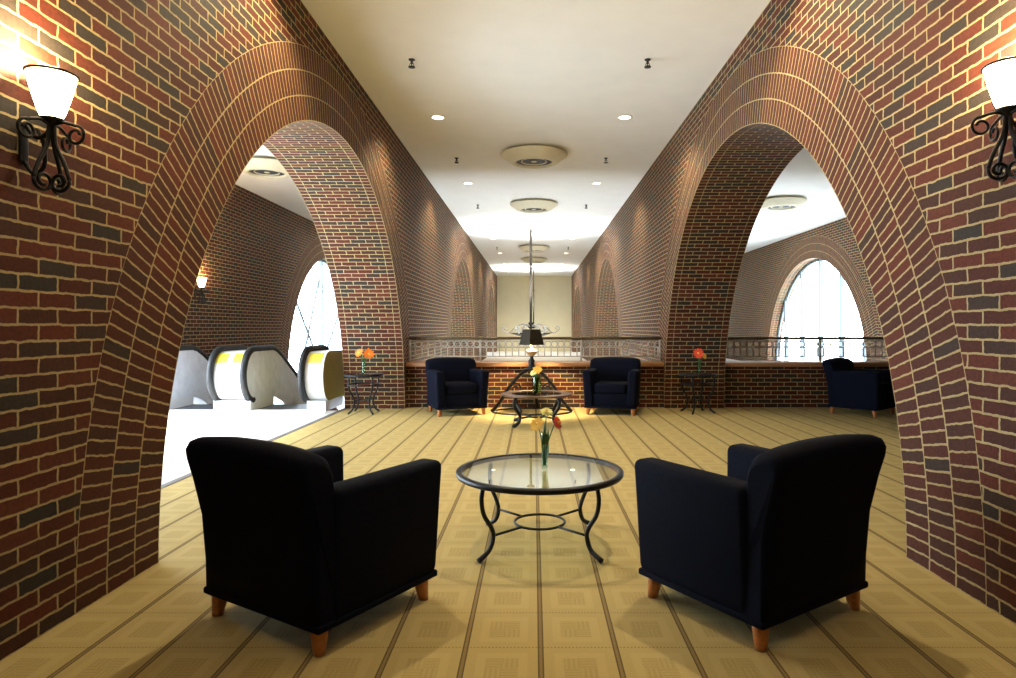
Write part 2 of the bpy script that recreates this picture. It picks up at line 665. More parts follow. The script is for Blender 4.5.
w = MB()
w.face([(XLO - 0.42, Y1, LOW), (XRO + 0.42, Y1, LOW), (XRO + 0.42, Y1, H), (XLO - 0.42, Y1, H)])
w.face([(XLO - 0.42, Y1 + 0.2, LOW), (XRO + 0.42, Y1 + 0.2, LOW), (XRO + 0.42, Y1 + 0.2, H), (XLO - 0.42, Y1 + 0.2, H)])
structure(w.build('wall_far', M_BEIGE, fix=False))
w = MB()
w.face([(XLO - 0.42, Y0, 0), (XRO + 0.42, Y0, 0), (XRO + 0.42, Y0, H), (XLO - 0.42, Y0, H)],
       [(XLO, 0), (XRO, 0), (XRO, H), (XLO, H)])
w.face([(XLO - 0.42, Y0 - 0.2, 0), (XRO + 0.42, Y0 - 0.2, 0), (XRO + 0.42, Y0 - 0.2, H), (XLO - 0.42, Y0 - 0.2, H)],
       [(XLO, 0), (XRO, 0), (XRO, H), (XLO, H)])
structure(w.build('wall_behind', M_BRICK, fix=False))

m = MB(); m.box((XLO - 0.42, Y0 - 0.2, H), (XRO + 0.42, Y1 + 0.2, H + 0.25)); structure(m.build('ceiling', M_CEIL))
m = MB(); m.box((-2.90, Y0, -0.25), (XRO, 10.5, 0)); structure(m.build('floor', M_CARPET))
m = MB(); m.box((XLO, Y0, -0.25), (-2.96, 9.72, 0)); structure(m.build('floor_tile', M_TILE))
m = MB(); m.box((-2.96, Y0, -0.25), (-2.90, 10.5, 0.004)); structure(m.build('trim_threshold', M_STRIP))
m = MB(); m.box((XL - TH, 14.0, -0.25), (XRO, Y1, 0)); structure(m.build('floor_far', M_TILE))
m = MB(); m.box((XLO - 0.4, 9.7, LOW - 0.2), (XRO + 0.4, Y1, LOW)); structure(m.build('floor_lower', M_TILE))


def parapet(name, x0, x1):
    m = MB()
    m.box((x0, YP, -0.25), (x1, YP + 0.4, 0.645))
    o = structure(m.build(name, M_BRICK))
    return o


parapet('wall_parapet', XL - 0.02, XR + 0.02)
parapet('wall_parapet_right', XR + TH - 0.02, XRO)


def ledge(name, x0, x1):
    m = rbox((x0, YP - 0.10, 0.645), (x1, YP + 0.45, 0.715), 0.012, 2)
    return structure(m.build(name, M_LEDGE))


ledge('trim_ledge', XL + 0.005, XR - 0.005)
ledge('trim_ledge_right', XR + TH + 0.005, XRO - 0.01)


def window(name, x, sgn, c, uprights, braces=()):
    xm = x - sgn * 0.30
    g = MB()
    n = 48
    pts = [(xm, c + (RA + 0.01) * math.cos(PI * k / n), (RA + 0.01) * math.sin(PI * k / n)) for k in range(n + 1)]
    g.face(pts)
    root = structure(g.build(name, M_PANE, fix=False))
    f = MB()
    f.tube([(xm, c + (RA - 0.03) * math.cos(PI * k / n), max(0.02, (RA - 0.03) * math.sin(PI * k / n))) for k in range(n + 1)], 0.045, 6)
    f.box((xm - 0.04, c - RA, 0), (xm + 0.04, c + RA, 0.09))
    structure(f.build('window_frame', M_MULL, root))
    for y in uprights:
        q = MB()
        h = math.sqrt(max(0.01, RA * RA - (y - c) ** 2)) - 0.02
        q.box((xm - 0.06, y - 0.035, 0.05), (xm + 0.06, y + 0.035, h))
        structure(q.build('mullion', M_MULL, root))
    for (ya, za, yb, zb) in braces:
        q = MB()
        q.tube([(xm, ya, za), (xm, yb, zb)], 0.035, 6)
        structure(q.build('mullion', M_MULL, root))
    return root


rad = lambda c: [(c, 0.1, c + (RA - .05) * math.cos(t), (RA - .05) * math.sin(t)) for t in (PI * .25, PI * .75)]
window('window_1', XLO, 1, CL[0], [CL[0] - 1.3, CL[0], CL[0] + 1.3])
window('window_2', XLO, 1, CL[1], [CL[1]], rad(CL[1]) + [(CL[1] - 1.6, .1, CL[1] - .2, 2.6)])
window('window_3', XLO, 1, CL[2], [CL[2]], rad(CL[2]))
window('window_4', XRO, -1, CR[1], [14.7 + 1.1, 17.05, 18.3, 19.55, 20.8])
window('window_5', XRO, -1, CR[2], [CR[2] - 1.3, CR[2], CR[2] + 1.3])

# ------------------------------------------------------------------ armchairs
G_CH = 'navy club armchairs'


def make_armchair():
    root = thing('armchair', (0, 0, 0), '', 'armchair', G_CH)
    W = 0.365
    # back: leaning slab with rolled top, built as sections across the width
    prof = [(-0.335, 0.105), (-0.345, 0.25), (-0.368, 0.45), (-0.40, 0.63), (-0.425, 0.73), (-0.428, 0.768), (-0.412, 0.796),
            (-0.375, 0.806), (-0.325, 0.799), (-0.285, 0.774), (-0.262, 0.73), (-0.235, 0.60), (-0.20, 0.45), (-0.19, 0.30), (-0.19, 0.105)]
    cy, cz = -0.30, 0.44
    rows = []
    nx = 14
    xs = [-1, -0.985, -0.95, -0.89] + [-0.8 + 1.6 * k / nx for k in range(nx + 1)] + [0.89, 0.95, 0.985, 1]
    for s in xs:
        e = abs(s)
        shrink = 0.0
        if e > 0.85:
            q = (e - 0.85) / 0.15
            shrink = 0.045 * (1 - math.sqrt(max(0, 1 - q * q)))
        row = []
        for y, z in prof:
            top = max(0, (z - 0.45) / 0.35)
            zz = z - 0.028 * top * (s * s) ** 1.2
            d = Vector((y - cy, (zz - cz) * 0.4))
            d = d / max(0.05, d.length)
            row.append((s * (W + 0.018 * top), y - d.x * shrink, zz - (d.y * shrink if zz > 0.5 else 0)))
        rows.append(row)
    mb = MB()
    mb.grid(rows, close_v=True, cap=True)
    mb.build('backrest', M_FABRIC, root)
    for s in (-1, 1):
        a = rbox((0.235, -0.27, 0.115), (0.37, 0.352, 0.635), 0.036, 4)
        v2 = []
        for x, y, z in a.v:
            tt = max(0, (z - 0.12) / 0.5)
            v2.append((s * (x + 0.026 * tt), y + (0.016 * tt if y > 0 else 0), z + (0.012 * (y - 0.0) if z > 0.5 else 0)))
        a.v = v2
        a.build('armrest', M_FABRIC, root)
    rbox((-0.236, -0.215, 0.30), (0.236, 0.335, 0.455), 0.045, 4).build('seat_cushion', M_FABRIC, root)
    b = rbox((-0.355, -0.325, 0.105), (0.355, 0.325, 0.31), 0.02, 2)
    b.build('seat_base', M_FABRIC, root)
    rbox((-0.372, -0.339, 0.098), (0.372, 0.350, 0.128), 0.010, 3).build('hem_band', M_FABRIC, root)
    for sx in (-1, 1):
        for sy in (-1, 1):
            f = MB()
            rows = []
            for z, r, off in ((0.112, 0.036, 0.0), (0.07, 0.033, 0.002), (0.03, 0.027, 0.006), (0.0, 0.022, 0.009)):
                cx, cyy = sx * (0.318 + off), sy * (0.288 + off)
                rows.append([(cx + r * math.cos(t), cyy + r * math.sin(t), z) for t in [2 * PI * j / 12 for j in range(12)]])
            f.grid(rows, close_v=True, cap=True)
            lg = f.build('leg', M_FOOTW, root)
            lg['label'] = 'short tapered orange wood leg'
    return root


ch0 = make_armchair()


def face_rot(dx, dy):
    return math.atan2(-dx, dy)


chairs = [
    ((-0.945, 2.872), (0.523, 0.852), 'black armchair in left foreground, back turned to the camera, beside the glass coffee table'),
    ((0.989, 2.914), (-0.555, 0.832), 'black armchair in right foreground, back turned to the camera, beside the glass coffee table'),
    ((-1.14, 9.42), (0.365, -0.93), 'far navy armchair facing camera, left of the table lamp against the parapet'),
    ((1.165, 9.48), (-0.24, -0.97), 'far navy armchair facing camera, right of the table lamp against the parapet'),
    ((4.80, 9.36), (0.66, -0.75), 'navy armchair seen side-on through the right arch, below the railing'),
]
for i, ((x, y), (dx, dy), lab) in enumerate(chairs):
    if i == 0:
        ch0.location = (x, y, 0)
        ch0.rotation_euler = (0, 0, face_rot(dx, dy))
        ch0['label'] = lab
    else:
        dup(ch0, (x, y, 0), face_rot(dx, dy), lab, G_CH)


# ------------------------------------------------------------------ iron tables
def spline(pts, n):
    """Catmull-Rom through the points"""
    P = [Vector(p) for p in pts]
    P = [P[0] * 2 - P[1]] + P + [P[-1] * 2 - P[-2]]
    out = []
    for i in range(1, len(P) - 2):
        for k in range(n):
            t = k / n
            a, b, c, d = P[i - 1], P[i], P[i + 1], P[i + 2]
            out.append(0.5 * ((2 * b) + (-a + c) * t + (2 * a - 5 * b + 4 * c - d) * t * t + (-a + 3 * b - 3 * c + d) * t ** 3))
    out.append(P[-2])
    return out


def iron_table(name, loc, label, cat, Ht, R, legpts, leg_r, ring_r, ring_z, wood=False, rim=0.018, rz=PI / 4, group=None, shelf=None):
    root = thing(name, loc, label, cat, group, rz)
    m = MB()
    if wood:
        m.lathe([(R * 0.70, Ht - 0.022), (R - 0.01, Ht - 0.022), (R, Ht - 0.017), (R, Ht - 0.006), (R - 0.012, Ht), (R * 0.72, Ht), (R * 0.70, Ht - 0.004), (R * 0.70, Ht - 0.022)], seg=56)
        m.build('table_rim', M_DWOOD, root)
        g = MB()
        g.lathe([(0.0001, Ht - 0.014), (R * 0.705, Ht - 0.014), (R * 0.705, Ht - 0.006), (0.0001, Ht - 0.006)], seg=48, smooth=False)
        g.build('glass_top', M_GLASS, root)
    else:
        rows = []
        m.lathe([(R - 2 * rim, Ht - 0.026), (R - 0.006, Ht - 0.028), (R, Ht - 0.020), (R, Ht - 0.006), (R - 0.008, Ht + 0.002), (R - 2 * rim + 0.004, Ht + 0.002), (R - 2 * rim, Ht - 0.002), (R - 2 * rim, Ht - 0.026)], seg=72)
        m.build('table_rim', M_IRON, root)
        g = MB()
        g.lathe([(0.0001, Ht - 0.012), (R - 2 * rim, Ht - 0.012), (R - 2 * rim, Ht - 0.002), (0.0001, Ht - 0.002)], seg=64, smooth=False)
        g.build('glass_top', M_GLASS, root)
    for k in range(4):
        a = PI / 2 * k
        q = MB()
        pts = spline([(r * math.cos(a), r * math.sin(a), z) for r, z in legpts], 6)
        n = len(pts)
        q.tube(pts, [leg_r * (1.0 if i < n * 0.8 else 1.0 + 0.25 * (i - n * 0.8) / (n * 0.2)) for i in range(n)], 10)
        q.build('leg', M_IRON, root)
    s = MB()
    s.tube([(ring_r * math.cos(t), ring_r * math.sin(t), ring_z) for t in [2 * PI * k / 40 for k in range(40)]], leg_r * 0.62, 8, closed=True)
    wr = min(p[0] for p in legpts if True)
    for k in range(4):
        a = PI / 2 * k
        s.tube([(r * math.cos(a), r * math.sin(a), ring_z) for r in (ring_r, wr + 0.01)], leg_r * 0.6, 8)
    s.build('stretcher', M_IRON, root)
    if shelf:
        h = MB()
        h.tube([(shelf[0] * math.cos(t), shelf[0] * math.sin(t), shelf[1]) for t in [2 * PI * k / 40 for k in range(40)]], leg_r * 0.8, 8, closed=True)
        h.build('apron_ring', M_IRON, root)
    return root


LEG1 = [(0.43, 0.402), (0.442, 0.33), (0.425, 0.25), (0.375, 0.175), (0.358, 0.12), (0.385, 0.055), (0.462, 0.012)]
iron_table('coffee_table', (0.033, 3.72, 0), 'round glass-topped coffee table with black iron legs between the foreground armchairs', 'coffee table',
           0.43, 0.485, LEG1, 0.0125, 0.145, 0.125)
LEG2 = [(0.36, 0.38), (0.40, 0.33), (0.385, 0.25), (0.31, 0.16), (0.30, 0.11), (0.33, 0.05), (0.41, 0.015)]
iron_table('coffee_table', (0.035, 8.30, 0), 'far round brown-rimmed coffee table between the two far navy armchairs', 'coffee table',
           0.405, 0.465, LEG2, 0.021, 0.13, 0.11, wood=True)
LEG3 = [(0.235, 0.555), (0.245, 0.46), (0.225, 0.34), (0.165, 0.23), (0.155, 0.15), (0.19, 0.06), (0.255, 0.012)]
ts = (iron_table('side_table', (-2.50, 9.40, 0), 'small round iron side table with orange flowers, in front of the left arch pier', 'side table',
                 0.575, 0.28, LEG3, 0.013, 0.10, 0.19, rim=0.014, shelf=(0.235, 0.42)))
iron_table('side_table', (2.42, 9.46, 0), 'small round iron side table with red flowers, in front of the right arch pier', 'side table',
           0.575, 0.28, LEG3, 0.013, 0.10, 0.19, rim=0.014, shelf=(0.235, 0.42), rz=PI / 4 + 0.25)


# ------------------------------------------------------------------ vases and flowers
def vase(loc, r, h, label, mat, bulge=0.0):
    root = thing('vase', loc, label, 'vase', None)
    m = MB()
    pr = []
    N = 10
    for k in range(N + 1):
        t = k / N
        pr.append((r * (1 + bulge * math.sin(PI * t) + 0.12 * t * t), 0.008 + (h - 0.008) * t))
    inner = [(max(0.004, q - 0.003), z) for q, z in pr[::-1]]
    m.lathe([(0.0005, 0.0), (r * 0.95, 0.0)] + pr + inner + [(0.0005, 0.014)], seg=24)
    m.build('glass_body', mat, root)
    wtr = MB()
    wtr.lathe([(0.0005, 0.016)] + [(q - 0.0045, z) for q, z in pr[1:6]] + [(0.0005, pr[5][1])], seg=20)
    return root


def flower(base, head, rad, colour, label, tilt=(0, -1, 0.6), leaves=0):
    """one cut flower: stem from base to head, ruffled petals, centre."""
    root = thing('flower', base, label, 'flower', None)
    b = Vector((0, 0, 0))
    h = Vector(head) - Vector(base)
    s = MB()
    ax = Vector(tilt).normalized()
    s.tube(spline([b, b + Vector((h.x * 0.15, h.y * 0.15, h.z * 0.45)), h - ax * 0.012 * 1.5 - Vector((0, 0, 0.01)), h], 5), 0.0035, 6)
    for k in range(leaves):
        a = 2.4 * k + 0.5
        z0 = h.z * (0.12 + 0.5 * k / max(1, leaves))
        d = Vector((math.cos(a), math.sin(a), 0))
        sd = Vector((-d.y, d.x, 0))
        c0 = Vector((h.x * 0.15, h.y * 0.15, z0))
        rows = []
        for i in range(6):
            t = i / 5
            c = c0 + d * (0.012 * t) + Vector((0, 0, 0.10 * t))
            wd_ = 0.0085 * math.sin(PI * min(1, t * 0.9 + 0.1)) + 0.0008
            rows.append([c - sd * wd_ , c + d * 0.002, c + sd * wd_])
        s.grid(rows)
    st = s.build('stem', M_STEM, root)
    st['label'] = 'green stem and leaves'
    ref = Vector((0, 0, 1)) if abs(ax.z) < 0.9 else Vector((1, 0, 0))
    u = (ref - ax * ref.dot(ax)).normalized()
    v = ax.cross(u)
    p = MB()
    for layer, (n, rr, lift) in enumerate(((11, 1.0, 0.25), (9, 0.78, 0.55), (7, 0.52, 0.85))):
        for k in range(n):
            a = 2 * PI * (k + 0.37 * layer) / n
            d = u * math.cos(a) + v * math.sin(a)
            sd = u * -math.sin(a) + v * math.cos(a)
            L = rad * rr * random.uniform(0.9, 1.06)
            wd_ = L * 0.30
            rows = []
            for i in range(5):
                t = i / 4
                c = h + d * (0.12 * rad + L * t) + ax * (lift * L * (t - 0.5 * t * t) * 0.7 + 0.004 * layer)
                ww = wd_ * math.sin(PI * (0.12 + 0.80 * t))
                rows.append([c - sd * ww + ax * 0.08 * L, c, c + sd * ww + ax * 0.08 * L])
            p.grid(rows)
    p.build('petals', PETALS[colour], root, fix=False)
    q = MB()
    rows = []
    for i in range(5):
        t = i / 4 * PI / 2
        rows.append([h + ax * (0.012 + 0.22 * rad * math.sin(t)) + (u * math.cos(g) + v * math.sin(g)) * (0.20 * rad * math.cos(t) + 1e-4) for g in [2 * PI * j / 10 for j in range(10)]])
    q.grid(rows, close_v=True)
    q.build('flower_centre', PETALS['yellow'], root)
    return root


vx, vy, vz = 0.062, 3.75, 0.4305
vase((vx, vy, vz), 0.019, 0.215, 'slim clear glass vase on the glass-topped coffee table', M_VASE)
flower((vx, vy, vz + .016), (vx + 0.012, vy, vz + 0.325), 0.036, 'pale yellow', 'pale yellow flower, topmost in the slim vase on the near coffee table', (0.1, -0.5, 0.9), 4)
flower((vx - .006, vy + .004, vz + .016), (vx - 0.042, vy - 0.01, vz + 0.255), 0.042, 'yellow', 'golden yellow flower leaning left in the slim vase on the near coffee table', (-0.5, -0.7, 0.5), 3)
flower((vx + .006, vy + .003, vz + .016), (vx + 0.07, vy, vz + 0.265), 0.036, 'coral', 'coral red flower leaning right in the slim vase on the near coffee table', (0.75, -0.5, 0.3), 3)
fx, fy, fz = 0.035, 8.30, 0.4055
vase((fx, fy, fz), 0.05, 0.22, 'wide greenish glass vase on the far brown coffee table', M_VGREEN, 0.15)
flower((fx, fy, fz + .02), (fx + 0.01, fy, fz + 0.30), 0.06, 'yellow', 'yellow flower standing in the greenish vase on the far coffee table', (0, -0.7, 0.7), 5)
flower((fx - .015, fy, fz + .02), (fx - 0.035, fy + .02, fz + 0.26), 0.05, 'pale yellow', 'small pale flower behind the yellow one on the far coffee table', (-0.4, -0.6, 0.7), 5)
lx, ly, lz = -2.50, 9.38, 0.5755
vase((lx, ly, lz), 0.022, 0.19, 'slim glass vase on the left iron side table', M_VASE)
flower((lx, ly, lz + .016), (lx + 0.075, ly, lz + 0.295), 0.075, 'orange', 'orange flower turned right in the vase on the left side table', (0.4, -0.8, 0.3), 3)
flower((lx - .006, ly, lz + .016), (lx - 0.055, ly - .02, lz + 0.31), 0.06, 'orange', 'orange flower turned left in the vase on the left side table', (-0.4, -0.8, 0.4), 3)
rx, ry, rz_ = 2.43, 9.44, 0.5755
vase((rx, ry, rz_), 0.03, 0.17, 'small glass vase on the right iron side table', M_VASE)
flower((rx, ry, rz_ + .016), (rx - 0.01, ry, rz_ + 0.30), 0.075, 'red', 'red flower facing camera in the vase on the right side table', (-0.1, -0.9, 0.35), 4)
flower((rx + .006, ry, rz_ + .016), (rx + 0.075, ry, rz_ + 0.265), 0.045, 'yellow', 'small yellow flower behind the red one on the right side table', (0.5, -0.8, 0.3), 4)


# ------------------------------------------------------------------ lamp on its stand
def scroll_path(c, r0, r1, a0, turns, u, v, n=28):
    out = []
    for k in range(n + 1):
        t = k / n
        r = r0 + (r1 - r0) * t
        a = a0 + turns * 2 * PI * t
        out.append(Vector(c) + Vector(u) * (r * math.cos(a)) + Vector(v) * (r * math.sin(a)))
    return out


LX, LY = -0.035, 9.50
st = thing('lamp_stand', (LX, LY, 0), 'black iron scroll-legged stand carrying the table lamp by the parapet', 'lamp stand')
m = MB()
m.lathe([(0.0005, 0.635), (0.10, 0.635), (0.115, 0.645), (0.11, 0.655), (0.0005, 0.655)], seg=24)
m.build('stand_top', M_IRON, st)
for a, kk in ((PI * 1.03, 1.0), (-0.03 * PI, 1.0), (PI * 0.43, 0.72)):
    q = MB()
    pts = spline([(kk * r * math.cos(a), kk * r * math.sin(a), z) for r, z in ((0.04, 0.63), (0.12, 0.60), (0.24, 0.49), (0.36, 0.335), (0.46, 0.17), (0.55, 0.06), (0.60, 0.02))], 6)
    q.tube(pts, 0.026, 8)
    d = Vector((math.cos(a), math.sin(a), 0))
    sp = scroll_path(d * 0.235 + Vector((0, 0, 0.35)), 0.085, 0.025, 0.9, 1.3, d, (0, 0, 1))
    q.tube(sp, 0.014, 6)
    q.build('leg', M_IRON, st)
m = MB()
m.tube([(0.58 * math.cos(t), 0.40 * math.sin(t), 0.012) for t in [2 * PI * k / 48 for k in range(48)]], 0.011, 6, closed=True)
m.build('foot_ring', M_IRON, st)

lp = thing('table_lamp', (LX, LY, 0.655), 'table lamp with dark square shade on the iron stand by the parapet', 'lamp')
m = MB()
m.lathe([(0.0005, 0.0), (0.065, 0.0), (0.07, 0.012), (0.05, 0.03), (0.042, 0.08), (0.05, 0.11), (0.03, 0.135), (0.022, 0.165), (0.03, 0.175), (0.012, 0.18)], seg=20)
m.build('lamp_base', M_IRON, lp)
m = MB()
m.lathe([(0.012, 0.175), (0.04, 0.185), (0.08, 0.22), (0.088, 0.25), (0.075, 0.268), (0.03, 0.28), (0.014, 0.30), (0.012, 0.40)], seg=24)
u_ = m.build('lamp_urn', M_PORC, lp)
u_['label'] = 'gold-brown urn body'
m = MB()
m.lathe([(0.188, 0.345), (0.132, 0.575)], seg=4, a0=PI / 4 + 0.62, smooth=False)
m.lathe([(0.182, 0.346), (0.126, 0.574)], seg=4, a0=PI / 4 + 0.62, smooth=False)
m.lathe([(0.188, 0.345), (0.182, 0.346)], seg=4, a0=PI / 4 + 0.62, smooth=False)
m.lathe([(0.132, 0.575), (0.126, 0.574)], seg=4, a0=PI / 4 + 0.62, smooth=False)
m.lathe([(0.131, 0.574), (0.0005, 0.578)], seg=4, a0=PI / 4 + 0.62, smooth=False)  # opaque top cap, added to keep the bulb's light off the ceiling
m.build('lamp_shade', M_BRONZE, lp)
m = MB()
m.lathe([(0.0005, 0.40), (0.02, 0.41), (0.03, 0.45), (0.022, 0.485), (0.0005, 0.495)], seg=14)
m.build('bulb', M_BULB, lp)
m = MB()
for a in (0.62, 0.62 + PI / 2):
    m.tube([(0.09 * math.cos(a), 0.09 * math.sin(a), 0.57), (-0.09 * math.cos(a), -0.09 * math.sin(a), 0.57)], 0.003, 5)
m.tube([(0, 0, 0.49), (0, 0, 0.60)], 0.004, 6)
m.lathe([(0.0005, 0.595), (0.014, 0.605), (0.008, 0.625), (0.0005, 0.635)], seg=10)
m.build('shade_harp', M_BRONZE, lp)
point('table_lamp_light', (0.0, -0.05, 0.455), 240, WARM, 0.02, lp)

# ------------------------------------------------------------------ railings
def railing(x0, x1, label, posts):
    root = thing('railing', ((x0 + x1) / 2, YP + 0.12, 0.715), label, 'railing')
    L = (x1 - x0) / 2
    zt, zm, zb = 0.372, 0.228, 0.085
    for nm, z, ry_, rz2, mat in (('top_rail', zt, 0.03, 0.022, M_RAIL), ('middle_rail', zm, 0.008, 0.008, M_FIL), ('band_rail', zt - 0.042, 0.008, 0.007, M_FIL), ('bottom_rail', zb, 0.010, 0.009, M_FIL)):
        m = rbox((-L, -ry_, z - rz2), (L, ry_, z + rz2), min(ry_, rz2) * 0.4, 2)
        m.build(nm, mat, root)
    for x in posts:
        m = rbox((x - 0.014, -0.014, 0.0), (x + 0.014, 0.014, zt - 0.02), 0.004, 1)
        m.build('post', M_FIL, root).location = ((-(x0 + x1) / 2), 0, 0)
    n = int(2 * L / 0.102)
    pitch = 2 * L / n
    rc = (zm + zt - 0.042) / 2
    rm = (zt - 0.042 - zm) / 2 - 0.004
    a = MB()
    a.tube([(rm * math.cos(t), 0, rc + rm * math.sin(t)) for t in [2 * PI * k / 16 for k in range(16)]], 0.0085, 5, closed=True)
    b = MB()
    b.box((-0.008, -0.008, zb), (0.008, 0.008, zm))
    ra = rb = None
    for k in range(n):
        x = -L + (k + 0.5) * pitch
        if ra is None:
            ra = a.build('filigree_ring', M_FIL, root)
            rb = b.build('baluster', M_FIL, root)
            o1, o2 = ra, rb
        else:
            o1, o2 = ra.copy(), rb.copy()
            COL.objects.link(o1); COL.objects.link(o2)
            o1.parent = o2.parent = root
        o1.location = (x, 0, 0)
        o2.location = (x + (pitch / 2 if k < n - 1 else 0), 0, 0)
    return root


railing(XL + 0.01, XR - 0.01, 'long filigree railing on the wooden ledge across the middle of the hall', [XL + 0.03, -0.85, 0.75, XR - 0.03])
railing(XR + TH + 0.01, XRO - 0.02, 'filigree railing on the ledge seen through the right arch', [XR + TH + 0.03, 4.55, 6.2, XRO - 0.05])


# ------------------------------------------------------------------ ceiling fittings
def make_diffuser():
    root = thing('air_diffuser', (0, 0, 0), '', 'air diffuser', 'round ceiling air diffusers')
    m = MB()
    m.lathe([(0.40, 0.0), (0.40, -0.035), (0.515, -0.04), (0.535, -0.05), (0.53, -0.062), (0.47, -0.10), (0.385, -0.165), (0.355, -0.18), (0.300, -0.182), (0.293, -0.172), (0.288, -0.148)], seg=48)
    m.build('diffuser_bowl', M_DIFF, root)
    m = MB()
    m.lathe([(0.290, -0.150), (0.12, -0.149), (0.0005, -0.149)], seg=36, smooth=False)
    g = m.build('grille', M_DARK, root)
    g['label'] = 'dark recessed grille'
    m = MB()
    m.lathe([(0.20, -0.150), (0.208, -0.158), (0.203, -0.162), (0.195, -0.158), (0.19, -0.150)], seg=36)
    m.lathe([(0.0005, -0.164), (0.04, -0.162), (0.05, -0.155), (0.0005, -0.149)], seg=24)
    m.build('inner_cone', M_DIFF, root)
    return root


d0 = make_diffuser()
diffs = [(0.0, 10.2, 'nearest round cream air diffuser on the hall ceiling'),
         (0.0, 14.3, 'second round air diffuser along the hall ceiling, just beyond the nearest'),
         (0.0, 21.9, 'round air diffuser on the hall ceiling just behind the chandelier rod'),
         (0.0, 25.6, 'farthest visible round air diffuser on the hall ceiling toward the end wall'),
         (-4.55, 10.9, 'round air diffuser on the aisle ceiling seen through the left arch'),
         (5.40, 14.0, 'round air diffuser on the aisle ceiling seen through the right arch')]
for i, (x, y, lab) in enumerate(diffs):
    if i == 0:
        d0.location = (x, y, H - 0.004); d0['label'] = lab
    else:
        dup(d0, (x, y, H - 0.004), 0, lab)


def make_downlight():
    root = thing('downlight', (0, 0, 0), '', 'downlight', 'recessed ceiling downlights')
    m = MB()
    m.lathe([(0.076, -0.002), (0.098, -0.002), (0.100, -0.008), (0.080, -0.014), (0.073, -0.006)], seg=24)
    m.build('trim_ring', M_TRIMW, root)
    m = MB()
    m.lathe([(0.0005, -0.006), (0.075, -0.006)], seg=20)
    m.build('lens', M_LENS, root)
    return root


ORD = ['nearest', 'second', 'third', 'fourth', 'fifth', 'sixth', 'seventh', 'eighth']
dl0 = make_downlight()
first = True
DLY = [-3.0, 0.8, 4.65, 8.52, 12.4, 16.2, 20.1, 24.0, 27.9, 31.8]
for sx, side in ((-1, 'left'), (1, 'right')):
    for i, y in enumerate(DLY):
        x = -1.28 if sx < 0 else 1.21
        lab = (f'{ORD[i-3]} recessed ceiling downlight in view along the {side} side of the hall' if 3 <= i < 10
               else f'recessed ceiling downlight on the {side} side, {"just in front of" if i == 2 else "above" if i == 1 else "behind"} the camera')
        if first:
            dl = dl0
            dl.location = (x, y, H); dl['label'] = lab
            first = False
        else:
            dl = dup(dl0, (x, y, H), 0, lab)
        spot('downlight_beam', (x, y, H - 0.03), (sx * (0.32 if i == 2 else 0.16), 0, -1), (250 if i == 2 else 170) if i > 1 else 55, 122, DOWN, 0.55, 0.05)


def make_sprinkler():
    root = MB()
    root.lathe([(0.0005, 0.0), (0.035, 0.0), (0.03, -0.008), (0.014, -0.012), (0.012, -0.035), (0.016, -0.04), (0.006, -0.045), (0.006, -0.07), (0.036, -0.075), (0.036, -0.082), (0.0005, -0.082)], seg=14)
    for s in (-1, 1):
        root.tube([(s * 0.012, 0, -0.035), (s * 0.022, 0, -0.055), (s * 0.006, 0, -0.076)], 0.004, 6)
    return tag(root.build('sprinkler', M_DARK), '', 'sprinkler', 'ceiling sprinkler heads')


sp0 = make_sprinkler()
first = True
for sx, side in ((-1.28, 'left'), (1.19, 'right')):
    for i, y in enumerate([6.7, 10.58, 14.6, 18.4, 22.2]):
        lab = f'{ORD[i]} dark sprinkler head hanging along the {side} side of the hall ceiling'
        if first:
            o = sp0; first = False
        else:
            o = sp0.copy(); COL.objects.link(o)
        o.location = (sx, y, H); o['label'] = lab
o = sp0.copy(); COL.objects.link(o); o.location = (5.35, 11.6, H)
o['label'] = 'dark sprinkler head on the aisle ceiling through the right arch, before the diffuser'


# ------------------------------------------------------------------ chandeliers
def make_chandelier():
    root = thing('chandelier', (0, 0, 0), '', 'chandelier', 'hanging bowl chandeliers')
    m = MB()
    m.lathe([(0.0005, 0.0), (0.12, 0.0), (0.10, -0.03), (0.03, -0.05), (0.022, -0.055)], seg=20)
    m.build('canopy', M_BRONZE, root)
    m = MB()
    m.tube([(0, 0, -0.05), (0, 0, -2.75)], 0.034, 8)
    m.lathe([(0.02, -1.0), (0.055, -1.03), (0.02, -1.07)], seg=14)
    m.lathe([(0.02, -2.62), (0.075, -2.67), (0.05, -2.72), (0.085, -2.78), (0.03, -2.84)], seg=14)
    m.build('rod', M_ROD, root)
    for k in range(6):
        a = PI / 3 * k
        d = Vector((math.cos(a), math.sin(a), 0))
        q = MB()
        pts = spline([d * 0.05 + Vector((0, 0, -2.78)), d * 0.22 + Vector((0, 0, -2.70)), d * 0.42 + Vector((0, 0, -2.78)), d * 0.62 + Vector((0, 0, -2.95)), d * 0.74 + Vector((0, 0, -2.90))], 5)
        q.tube(pts, 0.016, 6)
        q.tube(scroll_path(d * 0.74 + Vector((0, 0, -2.82)), 0.08, 0.02, -PI / 2, 1.2, d, (0, 0, 1)), 0.013, 6)
        q.build('scroll_arm', M_FIL, root)
    m = MB()
    m.lathe([(0.0005, -3.10), (0.20, -3.08), (0.45, -3.0), (0.62, -2.95), (0.61, -2.94), (0.44, -2.985), (0.20, -3.06), (0.0005, -3.08)], seg=36)
    m.build('bowl', M_BRONZE, root)
    return root


